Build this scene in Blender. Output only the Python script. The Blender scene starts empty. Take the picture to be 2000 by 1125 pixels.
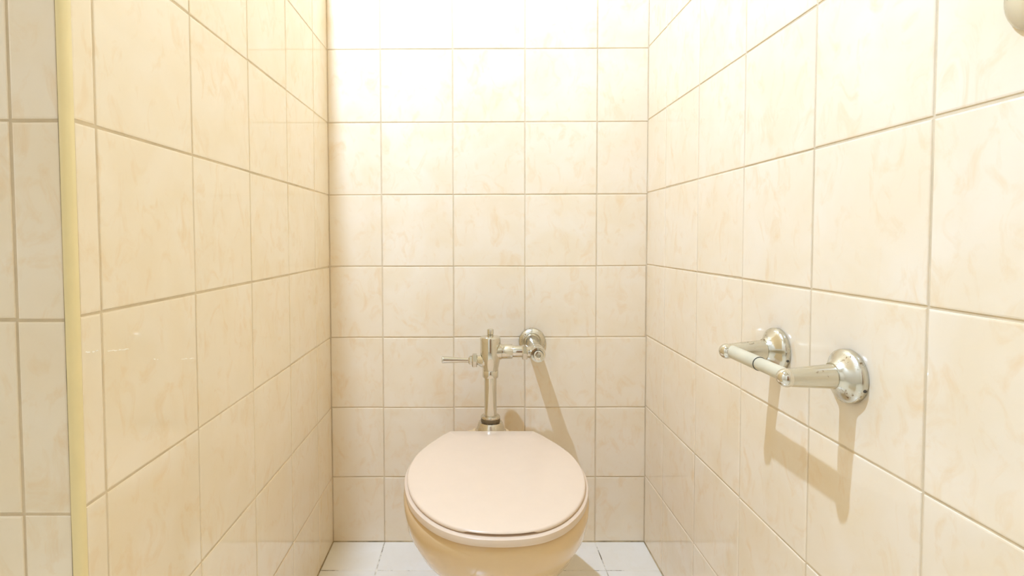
import bpy, bmesh, math, random
from mathutils import Matrix, Vector

random.seed(7)
PI = math.pi
scene = bpy.context.scene
COL = scene.collection

# ------------------------------------------------------------------ camera, world, light, exposure
CAM = (-0.01458, -1.51861, 0.86682)
PITCH, ROLL, YAW = -0.03873, 0.00311, 0.00564
F_PX, PX, PY = 1060.41, 920.4, 505.94
cam_data = bpy.data.cameras.new('camera')
cam_data.sensor_fit = 'HORIZONTAL'
cam_data.sensor_width = 36.0
cam_data.lens = F_PX * 36.0 / 2000.0
cam_data.shift_x = (1000.0 - PX) / 2000.0
cam_data.shift_y = (PY - 562.5) / 2000.0
cam_data.clip_start = 0.02
cam = bpy.data.objects.new('camera', cam_data)
COL.objects.link(cam)
cam.matrix_world = (Matrix.Translation(CAM) @ Matrix.Rotation(YAW, 4, 'Z') @ Matrix.Rotation(PITCH, 4, 'X')
                    @ Matrix.Rotation(ROLL, 4, 'Y') @ Matrix.Rotation(PI / 2, 4, 'X'))
scene.camera = cam

world = bpy.data.worlds.new('world')
world.use_nodes = True
world.node_tree.nodes['Background'].inputs[0].default_value = (1.0, 0.95, 0.88, 1)
world.node_tree.nodes['Background'].inputs[1].default_value = 0.0
scene.world = world

LAMP = (-0.441, -0.91, 2.37)          # bare bulb under the ceiling, just past the partition's face
LAMP_POWER = 157.0
LAMP_COLOR = (0.46, 0.65, 1.0)
LAMP_RADIUS = 0.017

vs = scene.view_settings
vs.view_transform = 'Standard'
vs.look = 'None'
vs.gamma = 1.0
vs.use_curve_mapping = False
vs.exposure = 0.0
scene.cycles.max_bounces = 12
scene.cycles.diffuse_bounces = 8
scene.cycles.glossy_bounces = 4
scene.cycles.caustics_reflective = False

# ------------------------------------------------------------------ room dimensions (metres)
XL, XR = -0.42044, 0.46755            # faces of the side walls
ROW0, COL0 = 0.18753, -0.27299        # first tile joints
YL0, YR0, YF0 = -0.13238, -0.14062, -0.13353
DZ_R, DZ_P = 0.0043, -0.0023
YP, XT, XJ, YE = -0.976, -0.42639, -0.47681, -0.96526
P = 0.2
GAP = 0.0030
ZC = 3.0                              # ceiling
ZT = 1.85                             # top of the partition on the left
XO, YR_ = -1.5, -2.9                  # far left wall, wall behind the camera
XP = -0.72                            # far face of the partition
REC = 0.0014                          # recess of the joints


# ------------------------------------------------------------------ materials
def node_mat(name):
    m = bpy.data.materials.new(name)
    m.use_nodes = True
    nt = m.node_tree
    return m, nt, nt.nodes['Principled BSDF']


def simple(name, color, rough=0.4, metal=0.0, spec=0.5, coat=0.0):
    m, nt, b = node_mat(name)
    b.inputs['Base Color'].default_value = (*color, 1)
    b.inputs['Roughness'].default_value = rough
    b.inputs['Metallic'].default_value = metal
    b.inputs['Specular IOR Level'].default_value = spec
    b.inputs['Coat Weight'].default_value = coat
    return m


def add(nt, kind, **kw):
    n = nt.nodes.new(kind)
    for k, v in kw.items():
        setattr(n, k, v)
    return n


def ramp(nt, stops):
    r = add(nt, 'ShaderNodeValToRGB')
    cr = r.color_ramp
    while len(cr.elements) < len(stops):
        cr.elements.new(0.5)
    for e, (p, c) in zip(cr.elements, stops):
        e.position = p
        e.color = (*c, 1)
    return r


def tile_material(name, base, pale, vein, amount, rough):
    m, nt, b = node_mat(name)
    L = nt.links.new
    tc = add(nt, 'ShaderNodeTexCoord')
    oi = add(nt, 'ShaderNodeObjectInfo')
    mul = add(nt, 'ShaderNodeMath', operation='MULTIPLY')
    mul.inputs[1].default_value = 57.0
    L(oi.outputs['Random'], mul.inputs[0])
    shift = add(nt, 'ShaderNodeVectorMath', operation='ADD')
    L(tc.outputs['Object'], shift.inputs[0])
    L(mul.outputs[0], shift.inputs[1])
    # soft clouds
    n1 = add(nt, 'ShaderNodeTexNoise')
    n1.inputs['Scale'].default_value = 9.0
    n1.inputs['Detail'].default_value = 3.0
    n1.inputs['Distortion'].default_value = 0.6
    L(shift.outputs[0], n1.inputs['Vector'])
    r1 = ramp(nt, [(0.35, pale), (0.65, base)])
    L(n1.outputs['Fac'], r1.inputs[0])
    # wispy stronger blotches
    n2 = add(nt, 'ShaderNodeTexNoise')
    n2.inputs['Scale'].default_value = 22.0
    n2.inputs['Detail'].default_value = 6.0
    n2.inputs['Roughness'].default_value = 0.62
    n2.inputs['Distortion'].default_value = 1.2
    mp = add(nt, 'ShaderNodeMapping')
    mp.inputs['Scale'].default_value = (1.25, 0.75, 1.0)
    mp.inputs['Rotation'].default_value = (0, 0, 0.5)
    L(shift.outputs[0], mp.inputs[0])
    L(mp.outputs[0], n2.inputs['Vector'])
    r2 = ramp(nt, [(0.52, (0, 0, 0)), (0.74, (1, 1, 1))])
    L(n2.outputs['Fac'], r2.inputs[0])
    k = add(nt, 'ShaderNodeMath', operation='MULTIPLY')
    k.inputs[1].default_value = amount
    L(r2.outputs[0], k.inputs[0])
    mix = add(nt, 'ShaderNodeMix', data_type='RGBA')
    L(k.outputs[0], mix.inputs['Factor'])
    L(r1.outputs[0], mix.inputs['A'])
    mix.inputs['B'].default_value = (*vein, 1)
    L(mix.outputs['Result'], b.inputs['Base Color'])
    b.inputs['Roughness'].default_value = rough
    b.inputs['Specular IOR Level'].default_value = 0.7
    # faint waviness of the glaze
    n3 = add(nt, 'ShaderNodeTexNoise')
    n3.inputs['Scale'].default_value = 14.0
    n3.inputs['Detail'].default_value = 1.0
    L(shift.outputs[0], n3.inputs['Vector'])
    bp = add(nt, 'ShaderNodeBump')
    bp.inputs['Strength'].default_value = 0.012
    bp.inputs['Distance'].default_value = 0.01
    L(n3.outputs['Fac'], bp.inputs['Height'])
    L(bp.outputs[0], b.inputs['Normal'])
    return m


def grout_material(name, light, dark, lo=0.4, hi=0.66):
    m, nt, b = node_mat(name)
    L = nt.links.new
    tc = add(nt, 'ShaderNodeTexCoord')
    n = add(nt, 'ShaderNodeTexNoise')
    n.inputs['Scale'].default_value = 8.0
    n.inputs['Detail'].default_value = 6.0
    n.inputs['Roughness'].default_value = 0.7
    L(tc.outputs['Object'], n.inputs['Vector'])
    r = ramp(nt, [(lo, light), (hi, dark)])
    L(n.outputs['Fac'], r.inputs[0])
    out = r.outputs[0]
    L(out, b.inputs['Base Color'])
    b.inputs['Roughness'].default_value = 0.85
    return m


def worn_metal(name, color, rough, pits):
    m, nt, b = node_mat(name)
    L = nt.links.new
    tc = add(nt, 'ShaderNodeTexCoord')
    n = add(nt, 'ShaderNodeTexNoise')
    n.inputs['Scale'].default_value = 240.0
    n.inputs['Detail'].default_value = 3.0
    L(tc.outputs['Object'], n.inputs['Vector'])
    n2 = add(nt, 'ShaderNodeTexNoise')
    n2.inputs['Scale'].default_value = 40.0
    n2.inputs['Detail'].default_value = 4.0
    L(tc.outputs['Object'], n2.inputs['Vector'])
    am = add(nt, 'ShaderNodeMath', operation='MULTIPLY')
    L(n.outputs['Fac'], am.inputs[0])
    L(n2.outputs['Fac'], am.inputs[1])
    r = ramp(nt, [(0.40 - pits, color), (0.46 - pits, (0.30, 0.22, 0.13))])
    L(am.outputs[0], r.inputs[0])
    L(r.outputs[0], b.inputs['Base Color'])
    rr = add(nt, 'ShaderNodeMapRange')
    rr.inputs['From Min'].default_value = 0.35
    rr.inputs['From Max'].default_value = 0.65
    rr.inputs['To Min'].default_value = rough * 0.6
    rr.inputs['To Max'].default_value = rough * 1.5
    L(n2.outputs['Fac'], rr.inputs['Value'])
    L(rr.outputs[0], b.inputs['Roughness'])
    b.inputs['Metallic'].default_value = 1.0
    return m


def plastic(name, color, rough, mottle):
    m, nt, b = node_mat(name)
    L = nt.links.new
    tc = add(nt, 'ShaderNodeTexCoord')
    n = add(nt, 'ShaderNodeTexNoise')
    n.inputs['Scale'].default_value = 30.0
    n.inputs['Detail'].default_value = 4.0
    L(tc.outputs['Object'], n.inputs['Vector'])
    r = ramp(nt, [(0.3, tuple(c * (1 - mottle) for c in color)), (0.7, color)])
    L(n.outputs['Fac'], r.inputs[0])
    L(r.outputs[0], b.inputs['Base Color'])
    b.inputs['Roughness'].default_value = rough
    return m


M = {
    'tile': tile_material('glazed_wall_tile', (0.83, 0.695, 0.49), (0.85, 0.735, 0.56), (0.79, 0.57, 0.31), 0.6, 0.06),
    'floor_tile': tile_material('glazed_floor_tile', (0.84, 0.78, 0.65), (0.87, 0.82, 0.71), (0.80, 0.71, 0.54), 0.3, 0.22),
    'grout': grout_material('wall_grout', (0.70, 0.57, 0.38), (0.55, 0.44, 0.28)),
    'floor_grout': grout_material('floor_grout', (0.80, 0.73, 0.58), (0.16, 0.12, 0.06), 0.50, 0.58),
    'sealant': grout_material('corner_sealant', (0.52, 0.40, 0.22), (0.20, 0.15, 0.07), 0.42, 0.62),
    'trim': plastic('aged_yellow_plastic', (0.82, 0.68, 0.36), 0.35, 0.05),
    'seat': plastic('pale_pink_beige_plastic', (0.71, 0.55, 0.395), 0.22, 0.02),
    'ceramic': plastic('beige_vitreous_china', (0.70, 0.49, 0.255), 0.08, 0.02),
    'chrome': worn_metal('polished_chrome', (0.70, 0.67, 0.58), 0.07, -0.2),
    'dull_chrome': worn_metal('pitted_dull_chrome', (0.66, 0.63, 0.53), 0.20, 0.05),
    'spud': worn_metal('limescaled_chrome', (0.66, 0.60, 0.48), 0.28, 0.03),
    'rubber': plastic('brown_rubber', (0.20, 0.13, 0.05), 0.6, 0.4),
    'roller': plastic('greyish_beige_plastic', (0.62, 0.55, 0.38), 0.35, 0.1),
    'seam': simple('dark_seam', (0.08, 0.07, 0.05), 0.6),
    'plaster': plastic('cream_plaster', (0.84, 0.78, 0.68), 0.8, 0.03),
    'door': plastic('brown_painted_door', (0.36, 0.20, 0.09), 0.45, 0.2),
    'thin_mark': simple('white_mark', (0.95, 0.90, 0.80), 0.5),
    'lamp_white': simple('white_porcelain', (0.8, 0.8, 0.78), 0.3),
}


# ------------------------------------------------------------------ mesh helpers
def link(name, me, mat=None, parent=None, mw=None):
    o = bpy.data.objects.new(name, me)
    COL.objects.link(o)
    if mat is not None and me is not None and not me.materials:
        me.materials.append(mat)
    if parent is not None:
        o.parent = parent
    if mw is not None:
        o.matrix_local = mw
    return o


def tag(o, label=None, cat=None, group=None, kind=None):
    if label: o['label'] = label
    if cat: o['category'] = cat
    if group: o['group'] = group
    if kind: o['kind'] = kind
    return o


def pydata(name, verts, faces, smooth=False):
    me = bpy.data.meshes.new(name)
    me.from_pydata(verts, [], faces)
    me.update()
    bm = bmesh.new()
    bm.from_mesh(me)
    bmesh.ops.recalc_face_normals(bm, faces=bm.faces)
    bm.to_mesh(me)
    bm.free()
    if smooth:
        me.polygons.foreach_set('use_smooth', [True] * len(me.polygons))
    return me


def box_mesh(name, x0, x1, y0, y1, z0, z1):
    v = [(x, y, z) for x in (x0, x1) for y in (y0, y1) for z in (z0, z1)]
    f = [(0, 1, 3, 2), (4, 6, 7, 5), (0, 4, 5, 1), (2, 3, 7, 6), (0, 2, 6, 4), (1, 5, 7, 3)]
    return pydata(name, v, f)


def axis_frame(origin, direction, up=(0, 0, 1)):
    z = Vector(direction).normalized()
    u = Vector(up)
    if abs(z.dot(u)) > 0.95:
        u = Vector((0, 1, 0))
    x = u.cross(z).normalized()
    y = z.cross(x)
    m = Matrix((x, y, z)).transposed().to_4x4()
    m.translation = Vector(origin)
    return m


def lathe_mesh(name, profile, seg=40, frame=None, sharp=35):
    """profile: list of (radius, height) along the local z axis"""
    verts, faces, rings = [], [], []
    for r, h in profile:
        if r < 1e-6:
            rings.append([len(verts)])
            verts.append((0, 0, h))
        else:
            rings.append(list(range(len(verts), len(verts) + seg)))
            for i in range(seg):
                a = 2 * PI * i / seg
                verts.append((r * math.cos(a), r * math.sin(a), h))
    for a, b in zip(rings, rings[1:]):
        if len(a) == 1 and len(b) == 1:
            continue
        for i in range(seg):
            j = (i + 1) % seg
            if len(a) == 1: faces.append((a[0], b[i], b[j]))
            elif len(b) == 1: faces.append((a[i], a[j], b[0]))
            else: faces.append((a[i], a[j], b[j], b[i]))
    if len(rings[0]) > 1: faces.append(tuple(reversed(rings[0])))
    if len(rings[-1]) > 1: faces.append(tuple(rings[-1]))
    if frame is not None:
        verts = [tuple(frame @ Vector(v)) for v in verts]
    me = pydata(name, verts, faces, smooth=True)
    me.set_sharp_from_angle(angle=math.radians(sharp))
    return me


def loft_mesh(name, rings, cap_top=True, cap_bottom=True, sharp=40):
    n = len(rings[0])
    verts = [tuple(v) for r in rings for v in r]
    faces = []
    for k in range(len(rings) - 1):
        for i in range(n):
            j = (i + 1) % n
            faces.append((k * n + i, k * n + j, (k + 1) * n + j, (k + 1) * n + i))
    if cap_bottom: faces.append(tuple(range(n - 1, -1, -1)))
    if cap_top: faces.append(tuple(range((len(rings) - 1) * n, len(rings) * n)))
    me = pydata(name, verts, faces, smooth=True)
    me.set_sharp_from_angle(angle=math.radians(sharp))
    return me


# ------------------------------------------------------------------ tiles
_tile_cache = {}


def tile_mesh(w, h, mat):
    """one tile, centred, face at local z = 0, body behind; eased edges"""
    key = (round(w, 4), round(h, 4), mat.name)
    if key in _tile_cache:
        return _tile_cache[key]
    rings = []
    for inset, z in ((0.0, -0.006), (0.0, -0.0012), (0.0006, -0.0003), (0.0022, 0.0)):
        a, b = w / 2 - inset, h / 2 - inset
        rings.append([(-a, -b, z), (a, -b, z), (a, b, z), (-a, b, z)])
    verts = [v for r in rings for v in r]
    faces = []
    for k in range(3):
        for i in range(4):
            j = (i + 1) % 4
            faces.append((k * 4 + i, k * 4 + j, k * 4 + 4 + j, k * 4 + 4 + i))
    faces.append((12, 13, 14, 15))
    me = pydata('tile', verts, faces)
    _tile_cache[key] = me
    return me


def spans(lo, hi, joint):
    """cells between lo and hi cut by joints at joint + k*P; outer edges keep half a joint"""
    cuts = [lo]
    k = math.floor((lo - joint) / P) + 1
    while joint + k * P < hi - 1e-4:
        if joint + k * P > lo + 1e-4:
            cuts.append(joint + k * P)
        k += 1
    cuts.append(hi)
    return [(a + (GAP / 2 if i else 0.0012), b - (GAP / 2 if i < len(cuts) - 2 else 0.0012))
            for i, (a, b) in enumerate(zip(cuts, cuts[1:])) if b - a > 0.012]


def lay_tiles(parent, mat, us, vs_, to_world, normal, udir, skip=None):
    """us, vs_: cell lists; to_world(u, v) -> point on the face"""
    n, u = Vector(normal), Vector(udir)
    v = n.cross(u)
    rot = Matrix((u, v, n)).transposed().to_4x4()
    for (u0, u1) in us:
        for (v0, v1) in vs_:
            uc, vc = (u0 + u1) / 2, (v0 + v1) / 2
            if skip and skip(uc, vc):
                continue
            me = tile_mesh(u1 - u0, v1 - v0, mat)
            tilt = (Matrix.Rotation(random.gauss(0, 0.0011), 4, 'X') @ Matrix.Rotation(random.gauss(0, 0.0011), 4, 'Y')
                    @ Matrix.Rotation(random.gauss(0, 0.0012), 4, 'Z'))
            jit = u * random.gauss(0, 0.0003) + v * random.gauss(0, 0.0003)
            mw = Matrix.Translation(Vector(to_world(uc, vc)) + jit) @ rot @ tilt
            link('tile', me, mat, parent, mw)


# floor
floor = link('floor', box_mesh('floor', XO - 0.1, XR + 0.1, YR_ - 0.1, 0.1, -0.12, -0.0012), M['floor_grout'])
tag(floor, 'pale glazed tile floor with light and dirty joints', kind='structure')
lay_tiles(floor, M['floor_tile'], spans(XL, XR, COL0), spans(-2.13353, 0, YF0), lambda a, b: (a, b, 0.0), (0, 0, 1), (1, 0, 0))
lay_tiles(floor, M['floor_tile'], spans(-1.07299, XL, COL0), spans(-2.13353, YP, YF0), lambda a, b: (a, b, 0.0), (0, 0, 1), (1, 0, 0))

# back wall
wall_back = link('wall_back', box_mesh('wall_back', XO - 0.1, XR + 0.1, REC, 0.12, -0.12, ZC), M['grout'])
tag(wall_back, 'cream mottled tile wall behind the toilet', kind='structure')
lay_tiles(wall_back, M['tile'], spans(XL, XR, COL0), spans(0, ZC, ROW0), lambda a, b: (a, 0, b), (0, -1, 0), (1, 0, 0))

# right wall
wall_right = link('wall_right', box_mesh('wall_right', XR + REC, XR + 0.12, YR_ - 0.1, 0.1, -0.12, ZC), M['grout'])
tag(wall_right, 'cream mottled tile wall carrying the paper holder', kind='structure')
lay_tiles(wall_right, M['tile'], spans(-2.14062, 0, YR0), spans(0, ZC, ROW0 + DZ_R), lambda a, b: (XR, a, b), (-1, 0, 0), (0, -1, 0))

# partition on the left: side face, end face and top
wall_left = link('wall_left', box_mesh('wall_left', XP, XL - REC, YP + REC, 0.05, -0.12, ZT), M['grout'])
tag(wall_left, 'cream mottled tile partition wall beside the toilet', kind='structure')
lay_tiles(wall_left, M['tile'], spans(YE, 0, YL0), spans(0, ZT, ROW0), lambda a, b: (XL, a, b), (1, 0, 0), (0, 1, 0))
lay_tiles(wall_left, M['tile'], spans(XP, XT, XJ), spans(0, ZT, ROW0 + DZ_P), lambda a, b: (a, YP, b), (0, -1, 0), (1, 0, 0))

# walls that close the room out of view
for nm, args, lab in (('wall_outer', (XO - 0.1, XO, YR_, 0.0, 0.0, ZC), 'cream plaster wall of the next stall'),
                      ('wall_rear', (XO, XR, YR_ - 0.1, YR_, 0.0, ZC), 'cream plaster wall opposite the toilet')):
    tag(link(nm, box_mesh(nm, *args), M['plaster']), lab, kind='structure')
tag(link('ceiling', box_mesh('ceiling', XO - 0.1, XR + 0.1, YR_ - 0.1, 0.1, ZC, ZC + 0.1), M['plaster']), 'cream plaster ceiling', kind='structure')
door = link('door_1', box_mesh('door_1', -0.42, 0.36, YR_ - 0.01, YR_ + 0.03, 0.0, 2.0), M['door'])
tag(door, 'brown painted door opposite the toilet', kind='structure')
link('door_handle', lathe_mesh('door_handle', [(0.0, 0.0), (0.026, 0.0), (0.026, 0.006), (0.011, 0.01), (0.011, 0.03), (0.025, 0.045), (0.02, 0.06), (0.0, 0.064)],
                               24, axis_frame((0.29, YR_ + 0.03, 1.0), (0, 1, 0))), M['chrome'], door)

# plastic corner trim on the outer edge of the partition
prof = [(XT, YP + 0.004), (XT, YP - 0.0006)]
r = 0.0075
cx, cy = XL + 0.0012 - r, YP - 0.0012 + r
for i in range(9):
    a = -PI / 2 + (PI / 2) * i / 8
    prof.append((cx + r * math.cos(a), cy + r * math.sin(a)))
prof += [(XL + 0.0006, YE), (XL - 0.004, YE), (XL - 0.004, YP + 0.004)]
n = len(prof)
verts = [(x, y, 0.001) for x, y in prof] + [(x, y, ZT) for x, y in prof]
faces = [(i, (i + 1) % n, n + (i + 1) % n, n + i) for i in range(n)] + [tuple(range(n)), tuple(range(n, 2 * n))]
me = pydata('trim_1', verts, faces, smooth=True)
me.set_sharp_from_angle(angle=math.radians(30))
trim = tag(link('trim_1', me, M['trim']), 'yellowed plastic corner strip on the tiled partition edge', kind='structure')
link('dirt_seam', box_mesh('dirt_seam', XT - 0.0013, XT + 0.0002, YP - 0.0009, YP + 0.003, 0.001, ZT), M['sealant'], trim)

# sealant along the inner corners
def strip(name, p, q, r_, parent, mat):
    p, q = Vector(p), Vector(q)
    me = lathe_mesh(name, [(r_, 0), (r_, (q - p).length)], 8, axis_frame(p, q - p))
    return link(name, me, mat, parent)
strip('sealant_bead', (XL, 0, 0.0), (XL, 0, 2.95), 0.0013, wall_back, M['grout'])
strip('sealant_bead', (XR, 0, 0.0), (XR, 0, 2.95), 0.0013, wall_back, M['grout'])
strip('sealant_bead', (XL, 0, 0), (XR, 0, 0), 0.0022, wall_back, M['sealant'])
strip('sealant_bead', (XL, 0, 0), (XL, YE, 0), 0.0022, wall_left, M['sealant'])
strip('sealant_bead', (XR, 0, 0), (XR, -2.1, 0), 0.0022, wall_right, M['sealant'])

# thin, broken white marks on the partition tiles
def thin_mark(y0, z0, y1, z1, h):
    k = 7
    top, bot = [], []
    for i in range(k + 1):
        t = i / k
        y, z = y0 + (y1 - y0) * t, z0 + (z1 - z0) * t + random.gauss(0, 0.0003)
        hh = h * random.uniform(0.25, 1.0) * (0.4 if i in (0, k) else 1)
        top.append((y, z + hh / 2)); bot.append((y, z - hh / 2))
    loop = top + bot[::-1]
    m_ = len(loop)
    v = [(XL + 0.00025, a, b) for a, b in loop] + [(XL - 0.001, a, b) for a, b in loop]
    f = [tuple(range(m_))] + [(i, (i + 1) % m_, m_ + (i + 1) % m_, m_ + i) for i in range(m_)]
    link('thin_mark', pydata('thin_mark', v, f), M['thin_mark'], wall_left)
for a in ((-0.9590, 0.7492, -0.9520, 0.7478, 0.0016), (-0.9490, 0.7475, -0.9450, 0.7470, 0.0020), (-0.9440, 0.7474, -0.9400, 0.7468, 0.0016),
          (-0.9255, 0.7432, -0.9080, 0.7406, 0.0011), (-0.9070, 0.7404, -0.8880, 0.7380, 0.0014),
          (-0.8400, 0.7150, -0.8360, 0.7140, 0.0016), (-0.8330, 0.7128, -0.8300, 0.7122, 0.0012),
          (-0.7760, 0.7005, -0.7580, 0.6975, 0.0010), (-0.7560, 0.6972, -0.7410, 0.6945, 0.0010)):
    thin_mark(*a)


# ------------------------------------------------------------------ things
def thing(name, label, cat, loc):
    o = bpy.data.objects.new(name, None)
    o.empty_display_size = 0.05
    COL.objects.link(o)
    o.location = loc
    return tag(o, label, cat)


def part(name, me, mat, parent):
    """me is in world coordinates; parts hang under an empty (or under a part of one)"""
    o = link(name, me, mat, parent)
    root = parent
    while root.parent: root = root.parent
    if parent is root:
        o.matrix_local = Matrix.Translation(-Vector(root.location))
    return o


# ---- toilet
TX = 0.0278
HALF = [(-0.177, 0.104), (-0.204, 0.122), (-0.236, 0.138), (-0.275, 0.156), (-0.33, 0.174), (-0.40, 0.1815), (-0.458, 0.1765),
        (-0.512, 0.1635), (-0.555, 0.145), (-0.59, 0.122), (-0.615, 0.098), (-0.633, 0.070), (-0.643, 0.038), (-0.6465, 0.0)]


def catmull(pts, sub):
    out = []
    for i in range(len(pts) - 1):
        p0, p1, p2, p3 = pts[max(i - 1, 0)], pts[i], pts[i + 1], pts[min(i + 2, len(pts) - 1)]
        for s in range(sub):
            t = s / sub
            out.append(tuple(0.5 * (2 * b + (c - a) * t + (2 * a - 5 * b + 4 * c - d) * t * t + (3 * b - a - 3 * c + d) * t ** 3)
                             for a, b, c, d in zip(p0, p1, p2, p3)))
    out.append(pts[-1])
    return out


def outline():
    left = catmull([(y, w) for y, w in HALF] + [(-0.643, -0.038)], 4)
    left = left[:-(4)]                                     # back to the front-centre point
    pts = [(w, y) for y, w in left]
    pts += [(-w, y) for w, y in reversed(pts[:-1])]
    # straight back edge, two extra points
    bk = [(-0.06, -0.1765), (0.0, -0.1765), (0.06, -0.1765)]
    return pts + bk


OUT = outline()


def offset(pts, d):
    n_ = len(pts)
    res = []
    for i in range(n_):
        a, b = Vector(pts[i - 1]), Vector(pts[(i + 1) % n_])
        t = (b - a).normalized()
        nrm = Vector((t.y, -t.x))
        c = Vector(pts[i])
        if nrm.dot(c - Vector((0, -0.40))) < 0: nrm = -nrm
        res.append(tuple(c + nrm * d))
    return res


def ring3(pts, z):
    return [(TX + x, y, z) for x, y in pts]


toilet = thing('toilet', 'beige toilet bowl with closed pale lid in front of the tiled back wall', 'toilet', (TX, -0.36, 0.0))

# bowl and pedestal
def bowl_ring(scale, yc, ys, z, push=0.0):
    pts = offset(OUT, push)
    return [(TX + x * scale, yc + (y + 0.412) * ys, z) for x, y in pts]
rings = [bowl_ring(0.66, -0.33, 0.86, 0.001), bowl_ring(0.64, -0.33, 0.85, 0.02), bowl_ring(0.55, -0.325, 0.80, 0.06),
         bowl_ring(0.50, -0.325, 0.77, 0.11), bowl_ring(0.52, -0.33, 0.77, 0.15), bowl_ring(0.62, -0.342, 0.80, 0.185),
         bowl_ring(0.79, -0.36, 0.87, 0.218), bowl_ring(0.94, -0.38, 0.945, 0.255), bowl_ring(1.025, -0.397, 0.99, 0.295),
         bowl_ring(1.045, -0.408, 1.008, 0.330), bowl_ring(1.045, -0.411, 1.008, 0.346), bowl_ring(1.03, -0.411, 1.0, 0.356), bowl_ring(1.0, -0.411, 0.985, 0.3605)]
part('bowl', loft_mesh('bowl', rings), M['ceramic'], toilet)
# deck at the back carrying the inlet
deck = []
for z, g in ((0.20, 0.80), (0.28, 0.95), (0.335, 1.0), (0.345, 0.97)):
    deck.append([(TX + s * 0.10 * g * (1 if abs(s) < 1.01 else 1), y, z) for s, y in
                 ((-1, -0.30), (1, -0.30), (1, -0.12), (0.9, -0.085), (0.55, -0.062), (0, -0.054), (-0.55, -0.062), (-0.9, -0.085), (-1, -0.12))])
part('inlet_deck', loft_mesh('inlet_deck', deck), M['ceramic'], toilet)
part('inlet_boss', lathe_mesh('inlet_boss', [(0.052, 0.33), (0.052, 0.357), (0.050, 0.363), (0.042, 0.366), (0.0, 0.366)], 40, Matrix.Translation((TX - 0.002, -0.125, 0))), M['ceramic'], toilet)

# seat ring
hole = [(x * 0.62, -0.42 + (y + 0.42) * 0.62) for x, y in OUT]
s_out = [offset(OUT, d) for d in (0.0015, 0.0055, 0.0065, 0.0055, 0.001)]
sr = [ring3(hole, 0.363)] + [ring3(p_, z) for p_, z in zip(s_out, (0.3610, 0.3622, 0.367, 0.3740, 0.3768))] + [ring3(hole, 0.375), ring3(hole, 0.363)]
seat = part('seat', loft_mesh('seat', sr, False, False), M['seat'], toilet)
# lid with a finger recess at the front
def lid_ring(d, z, notch=0.0):
    pts = offset(OUT, d)
    res = []
    for x, y in pts:
        zz = z
        if notch and y < -0.60 and abs(x) < 0.075:
            t = min(1.0, max(0.0, (0.062 - abs(x)) / 0.006))
            zz = z + notch * t
        res.append((TX + x, y, zz))
    return res
lr = [lid_ring(-0.02, 0.3785, 0.003), lid_ring(-0.003, 0.3776, 0.003), lid_ring(0.0, 0.3786, 0.0026), lid_ring(0.0005, 0.3806, 0.0010), lid_ring(0.0002, 0.3825, 0.0002),
      lid_ring(-0.0015, 0.3840), lid_ring(-0.004, 0.3847)]
for k_, z_ in ((0.82, 0.3855), (0.5, 0.3862), (0.2, 0.3865)):
    lr.append([(TX + (x - TX) * k_, -0.41 + (y + 0.41) * k_, z_) for x, y, z in lr[6]])
part('lid', loft_mesh('lid', lr), M['seat'], toilet)
for s in (-1, 1):
    part('hinge', lathe_mesh('hinge', [(0.0, -0.02), (0.008, -0.02), (0.009, -0.018), (0.009, 0.018), (0.008, 0.02), (0.0, 0.02)], 20,
                             axis_frame((TX + s * 0.075, -0.188, 0.3690), (1, 0, 0))), M['seat'], toilet)

# ---- flush valve
VX, VY = 0.0262, -0.130
VZ = 0.005
valve = thing('flush_valve', 'chrome flush valve with side lever feeding the toilet', 'flush valve', (VX, VY, 0.366))
up = Matrix.Translation((VX, VY, VZ))
spud = part('spud_nut', lathe_mesh('spud_nut', [(0.0, 0.3608), (0.0395, 0.3608), (0.0395, 0.3655), (0.0372, 0.367), (0.0352, 0.372), (0.0320, 0.383), (0.0295, 0.3875), (0.018, 0.3885)], 40, up), M['spud'], valve)
part('rubber_ring', lathe_mesh('rubber_ring', [(0.016, 0.3865), (0.0238, 0.3865), (0.0246, 0.389), (0.0246, 0.396), (0.024, 0.3975), (0.016, 0.3975)], 40, up), M['rubber'], valve)
part('washer', lathe_mesh('washer', [(0.016, 0.3973), (0.0244, 0.3973), (0.0248, 0.399), (0.0248, 0.4015), (0.0238, 0.403), (0.016, 0.404)], 40, up), M['spud'], valve)
part('flush_tube', lathe_mesh('flush_tube', [(0.016, 0.388), (0.016, 0.51)], 40, up), M['chrome'], valve)
part('coupling_nut', lathe_mesh('coupling_nut', [(0.0165, 0.503), (0.0200, 0.5035), (0.0206, 0.505), (0.0206, 0.5205), (0.0198, 0.522), (0.0165, 0.5225)], 40, up), M['chrome'], valve)
body = part('valve_body', lathe_mesh('valve_body', [(0.017, 0.5215), (0.0203, 0.5225), (0.0206, 0.527), (0.0225, 0.537), (0.0255, 0.550), (0.0262, 0.556), (0.0262, 0.603),
                                      (0.0252, 0.6065), (0.0215, 0.609), (0.012, 0.6105), (0.0, 0.611)], 48, up), M['chrome'], valve)
part('cap_screw', lathe_mesh('cap_screw', [(0.0, 0.608), (0.0088, 0.608), (0.0088, 0.6125), (0.0068, 0.6135), (0.0085, 0.6145), (0.0086, 0.625), (0.0075, 0.6275), (0.0, 0.628)], 24, up), M['chrome'], valve)
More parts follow.
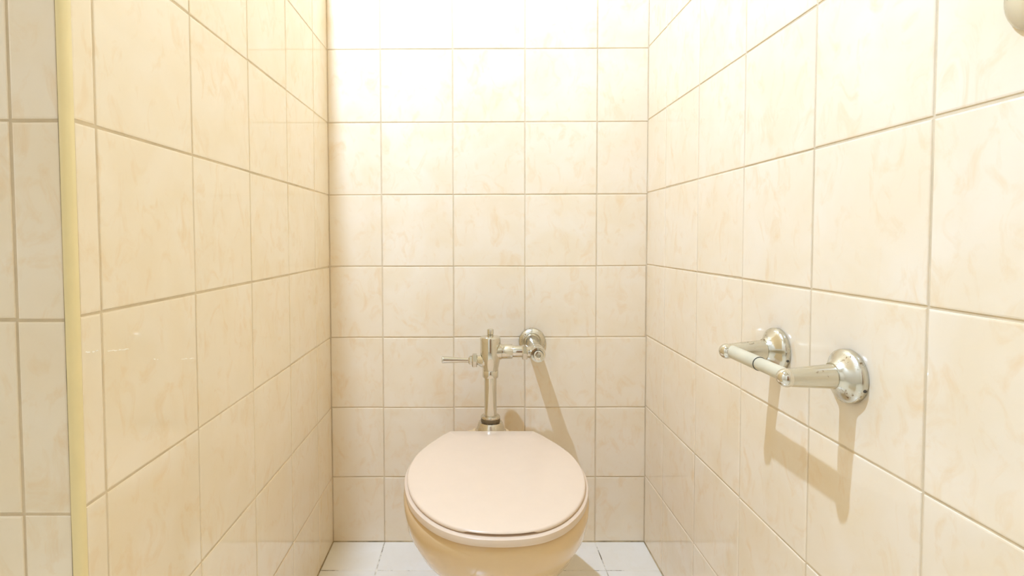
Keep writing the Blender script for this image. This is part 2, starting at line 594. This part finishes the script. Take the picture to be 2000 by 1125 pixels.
# lever
LZ = 0.5468 + VZ
lx = Matrix.Translation((0, 0, 0))
socket = part('handle_socket', lathe_mesh('handle_socket', [(0.0, 0.0), (0.0185, 0.0), (0.0175, 0.010), (0.0125, 0.018), (0.0118, 0.026), (0.0, 0.026)], 32,
              axis_frame((VX - 0.013, VY, LZ - 0.001), (-1, 0, 0.06))), M['chrome'], valve)
part('handle_nut', lathe_mesh('handle_nut', [(0.0, 0.0), (0.0165, 0.0), (0.0185, 0.0015), (0.0185, 0.0105), (0.0165, 0.0125), (0.0118, 0.0135), (0.0112, 0.019), (0.0080, 0.022), (0.0, 0.022)], 6,
     axis_frame((VX - 0.0345, VY, LZ - 0.0002), (-1, 0, 0.02)), sharp=20), M['chrome'], valve)
part('lever', lathe_mesh('lever', [(0.0, 0.0), (0.0056, 0.0), (0.0060, 0.02), (0.0076, 0.045), (0.0088, 0.068), (0.0090, 0.0705), (0.0082, 0.0725), (0.0, 0.073)], 28,
     axis_frame((VX - 0.0525, VY, LZ), (-1, 0, 0.02))), M['chrome'], valve)
# supply side
SZ = 0.5712 + VZ * 0.7
def along_x(profile, x0, seg=36, z=SZ, sharp=35): return lathe_mesh('supply', profile, seg, axis_frame((x0, VY, z), (1, 0, 0)), sharp)
part('inlet_neck', along_x([(0.0, 0.0), (0.0215, 0.0), (0.0205, 0.016), (0.0, 0.016)], VX + 0.012), M['chrome'], valve)
part('union_nut', along_x([(0.0, 0.0), (0.0178, 0.0), (0.0188, 0.0014), (0.0188, 0.0275), (0.0178, 0.029), (0.0, 0.029)], VX + 0.0275), M['chrome'], valve)
part('tailpiece', along_x([(0.0, 0.0), (0.0146, 0.0), (0.0150, 0.001), (0.0150, 0.034), (0.0, 0.034)], VX + 0.054), M['chrome'], valve)
part('hex_nut', along_x([(0.0, 0.0), (0.0180, 0.0), (0.0196, 0.002), (0.0196, 0.0115), (0.0180, 0.0135), (0.0, 0.0135)], VX + 0.081, 6, SZ - 0.002, 20), M['chrome'], valve)
SX, STZ = 0.1450, 0.5720
stop = part('stop_valve', lathe_mesh('stop_valve', [(0.0, -0.0215)] + [(0.0215 * math.cos(a), 0.0215 * math.sin(a)) for a in [(-80 + 10 * i) * PI / 180 for i in range(17)]] + [(0.0, 0.0215)],
            36, axis_frame((SX, VY, STZ), (0, 0, 1))), M['chrome'], valve)
part('stop_neck', lathe_mesh('stop_neck', [(0.0, 0.0), (0.015, 0.0), (0.015, 0.035), (0.0, 0.035)], 32, axis_frame((VX + 0.09, VY, SZ - 0.002), (1, 0, 0))), M['chrome'], valve)
cap = part('stop_cap', lathe_mesh('stop_cap', [(0.0, 0.0), (0.0185, 0.0), (0.0192, 0.002), (0.0192, 0.026), (0.0182, 0.029), (0.0130, 0.0295), (0.0125, 0.0265), (0.0120, 0.0345), (0.0105, 0.0355), (0.0062, 0.0357), (0.0055, 0.0322), (0.0, 0.0320)],
           36, axis_frame((SX, VY - 0.008, STZ + 0.001), (0, -1, 0))), M['chrome'], valve)
part('supply_pipe', lathe_mesh('supply_pipe', [(0.0175, 0.0), (0.0175, 0.130)], 36, axis_frame((SX, 0.0, 0.5752), (0, -1, -0.025))), M['dull_chrome'], valve)
part('wall_flange', lathe_mesh('wall_flange', [(0.0, -0.001), (0.0375, -0.001), (0.0380, 0.002), (0.0365, 0.006), (0.031, 0.010), (0.0255, 0.012), (0.022, 0.011), (0.0195, 0.014), (0.0175, 0.014)], 48,
     axis_frame((SX + 0.002, 0.0, 0.5760), (0, -1, 0))), M['dull_chrome'], valve)

# ---- toilet paper holder
HZ, HX = 0.6885, XR - 0.083
holder = thing('paper_holder', 'pitted chrome toilet paper holder with empty roller on the right wall', 'paper holder', (XR, -0.742, HZ))
flange_prof = [(0.0, -0.001), (0.0335, -0.001), (0.0345, 0.001), (0.0345, 0.0070), (0.0335, 0.0092), (0.0290, 0.0125), (0.0235, 0.0160), (0.0195, 0.0195), (0.0170, 0.0240), (0.012, 0.0245)]
post_prof = [(0.012, 0.022), (0.0158, 0.023), (0.0153, 0.032), (0.0132, 0.060), (0.0117, 0.076), (0.0114, 0.079)]
ball_prof = [(0.0, 0.0700)] + [(0.0121 * math.cos(a), 0.0815 + 0.0121 * math.sin(a)) for a in [i * PI / 16 for i in range(-6, 8)]] + [(0.0, 0.0936)]
for y in (-0.825, -0.661):
    fr = axis_frame((XR, y, HZ), (-1, 0, -0.03))
    fl = part('mounting_flange', lathe_mesh('mounting_flange', flange_prof, 48, axis_frame((XR, y, HZ), (-1, 0, 0))), M['dull_chrome'], holder)
    part('grub_screw', lathe_mesh('grub_screw', [(0.0, 0.0), (0.0022, 0.0), (0.0018, 0.0012), (0.0, 0.0012)], 10, axis_frame((XR - 0.0042, y - 0.0325, HZ - 0.011), (0, -1, -0.33))), M['seam'], fl)
    po = part('post', lathe_mesh('post', post_prof, 40, fr), M['dull_chrome'], holder)
    part('end_ball', lathe_mesh('end_ball', ball_prof, 32, fr), M['chrome'], po)
RZ = HZ - 0.083 * 0.03
RX = HX + 0.0075
roller = part('roller', lathe_mesh('roller', [(0.0, 0.0), (0.0102, 0.0), (0.0102, 0.083), (0.0096, 0.0838), (0.0, 0.0838)], 32, axis_frame((RX, -0.664, RZ), (0, -1, 0))), M['roller'], holder)
part('seam_ring', lathe_mesh('seam_ring', [(0.0090, 0.0), (0.0101, 0.0), (0.0101, 0.0012), (0.0090, 0.0012)], 32, axis_frame((RX, -0.7475, RZ), (0, -1, 0))), M['seam'], roller)
part('roller_sleeve', lathe_mesh('roller_sleeve', [(0.0, 0.0), (0.0092, 0.0), (0.0092, 0.078), (0.0, 0.078)], 32, axis_frame((RX, -0.745, RZ), (0, -1, 0))), M['roller'], holder)

# ---- round plate higher on the right wall
plate = thing('wall_plate', 'round grey metal cover plate on the right wall above the paper holder', 'cover plate', (XR, -1.053, 1.0765))
part('plate_disc', lathe_mesh('plate_disc', [(0.0, -0.001), (0.0345, -0.001), (0.0355, 0.001), (0.0350, 0.0045), (0.0315, 0.0075), (0.022, 0.0105), (0.010, 0.0118), (0.0, 0.012)], 48,
     axis_frame((XR, -1.053, 1.0765), (-1, 0, 0))), M['dull_chrome'], plate)
part('centre_screw', lathe_mesh('centre_screw', [(0.0, 0.011), (0.004, 0.011), (0.0036, 0.0135), (0.0, 0.014)], 16, axis_frame((XR, -1.053, 1.0765), (-1, 0, 0))), M['chrome'], plate)

# ---- lamp under the ceiling, beyond the frame
lamp = thing('ceiling_lamp', 'small bare bulb in a white porcelain holder on the ceiling', 'lamp', (LAMP[0], LAMP[1], ZC))
part('ceiling_rose', lathe_mesh('ceiling_rose', [(0.0, ZC - 0.018), (0.03, ZC - 0.018), (0.045, ZC - 0.01), (0.045, ZC + 0.001), (0.0, ZC + 0.001)], 32, Matrix.Translation((LAMP[0], LAMP[1], 0))), M['lamp_white'], lamp)
part('bulb_holder', lathe_mesh('bulb_holder', [(0.0, LAMP[2] + LAMP_RADIUS), (0.008, LAMP[2] + LAMP_RADIUS), (0.012, LAMP[2] + 0.04), (0.018, LAMP[2] + 0.06), (0.018, ZC - 0.017), (0.0, ZC - 0.017)], 24, Matrix.Translation((LAMP[0], LAMP[1], 0))), M['lamp_white'], lamp)
part('added_light_shield', lathe_mesh('added_light_shield', [(0.010, LAMP[2] + 0.052), (0.04, LAMP[2] + 0.046), (0.085, LAMP[2] + 0.022), (0.092, LAMP[2] + 0.012), (0.093, LAMP[2] + 0.014), (0.086, LAMP[2] + 0.025), (0.041, LAMP[2] + 0.049), (0.010, LAMP[2] + 0.055)], 40, Matrix.Translation((LAMP[0], LAMP[1], 0))), M['lamp_white'], lamp)  # added unseen disc, keeps the bulb's light off the ceiling
ld = bpy.data.lights.new('bulb_light_offscreen', 'POINT')
ld.shadow_soft_size = LAMP_RADIUS
ld.energy = LAMP_POWER
ld.color = LAMP_COLOR
lo = bpy.data.objects.new('bulb_light_offscreen', ld)
COL.objects.link(lo)
lo.parent = lamp
lo.location = (0, 0, LAMP[2] - ZC)
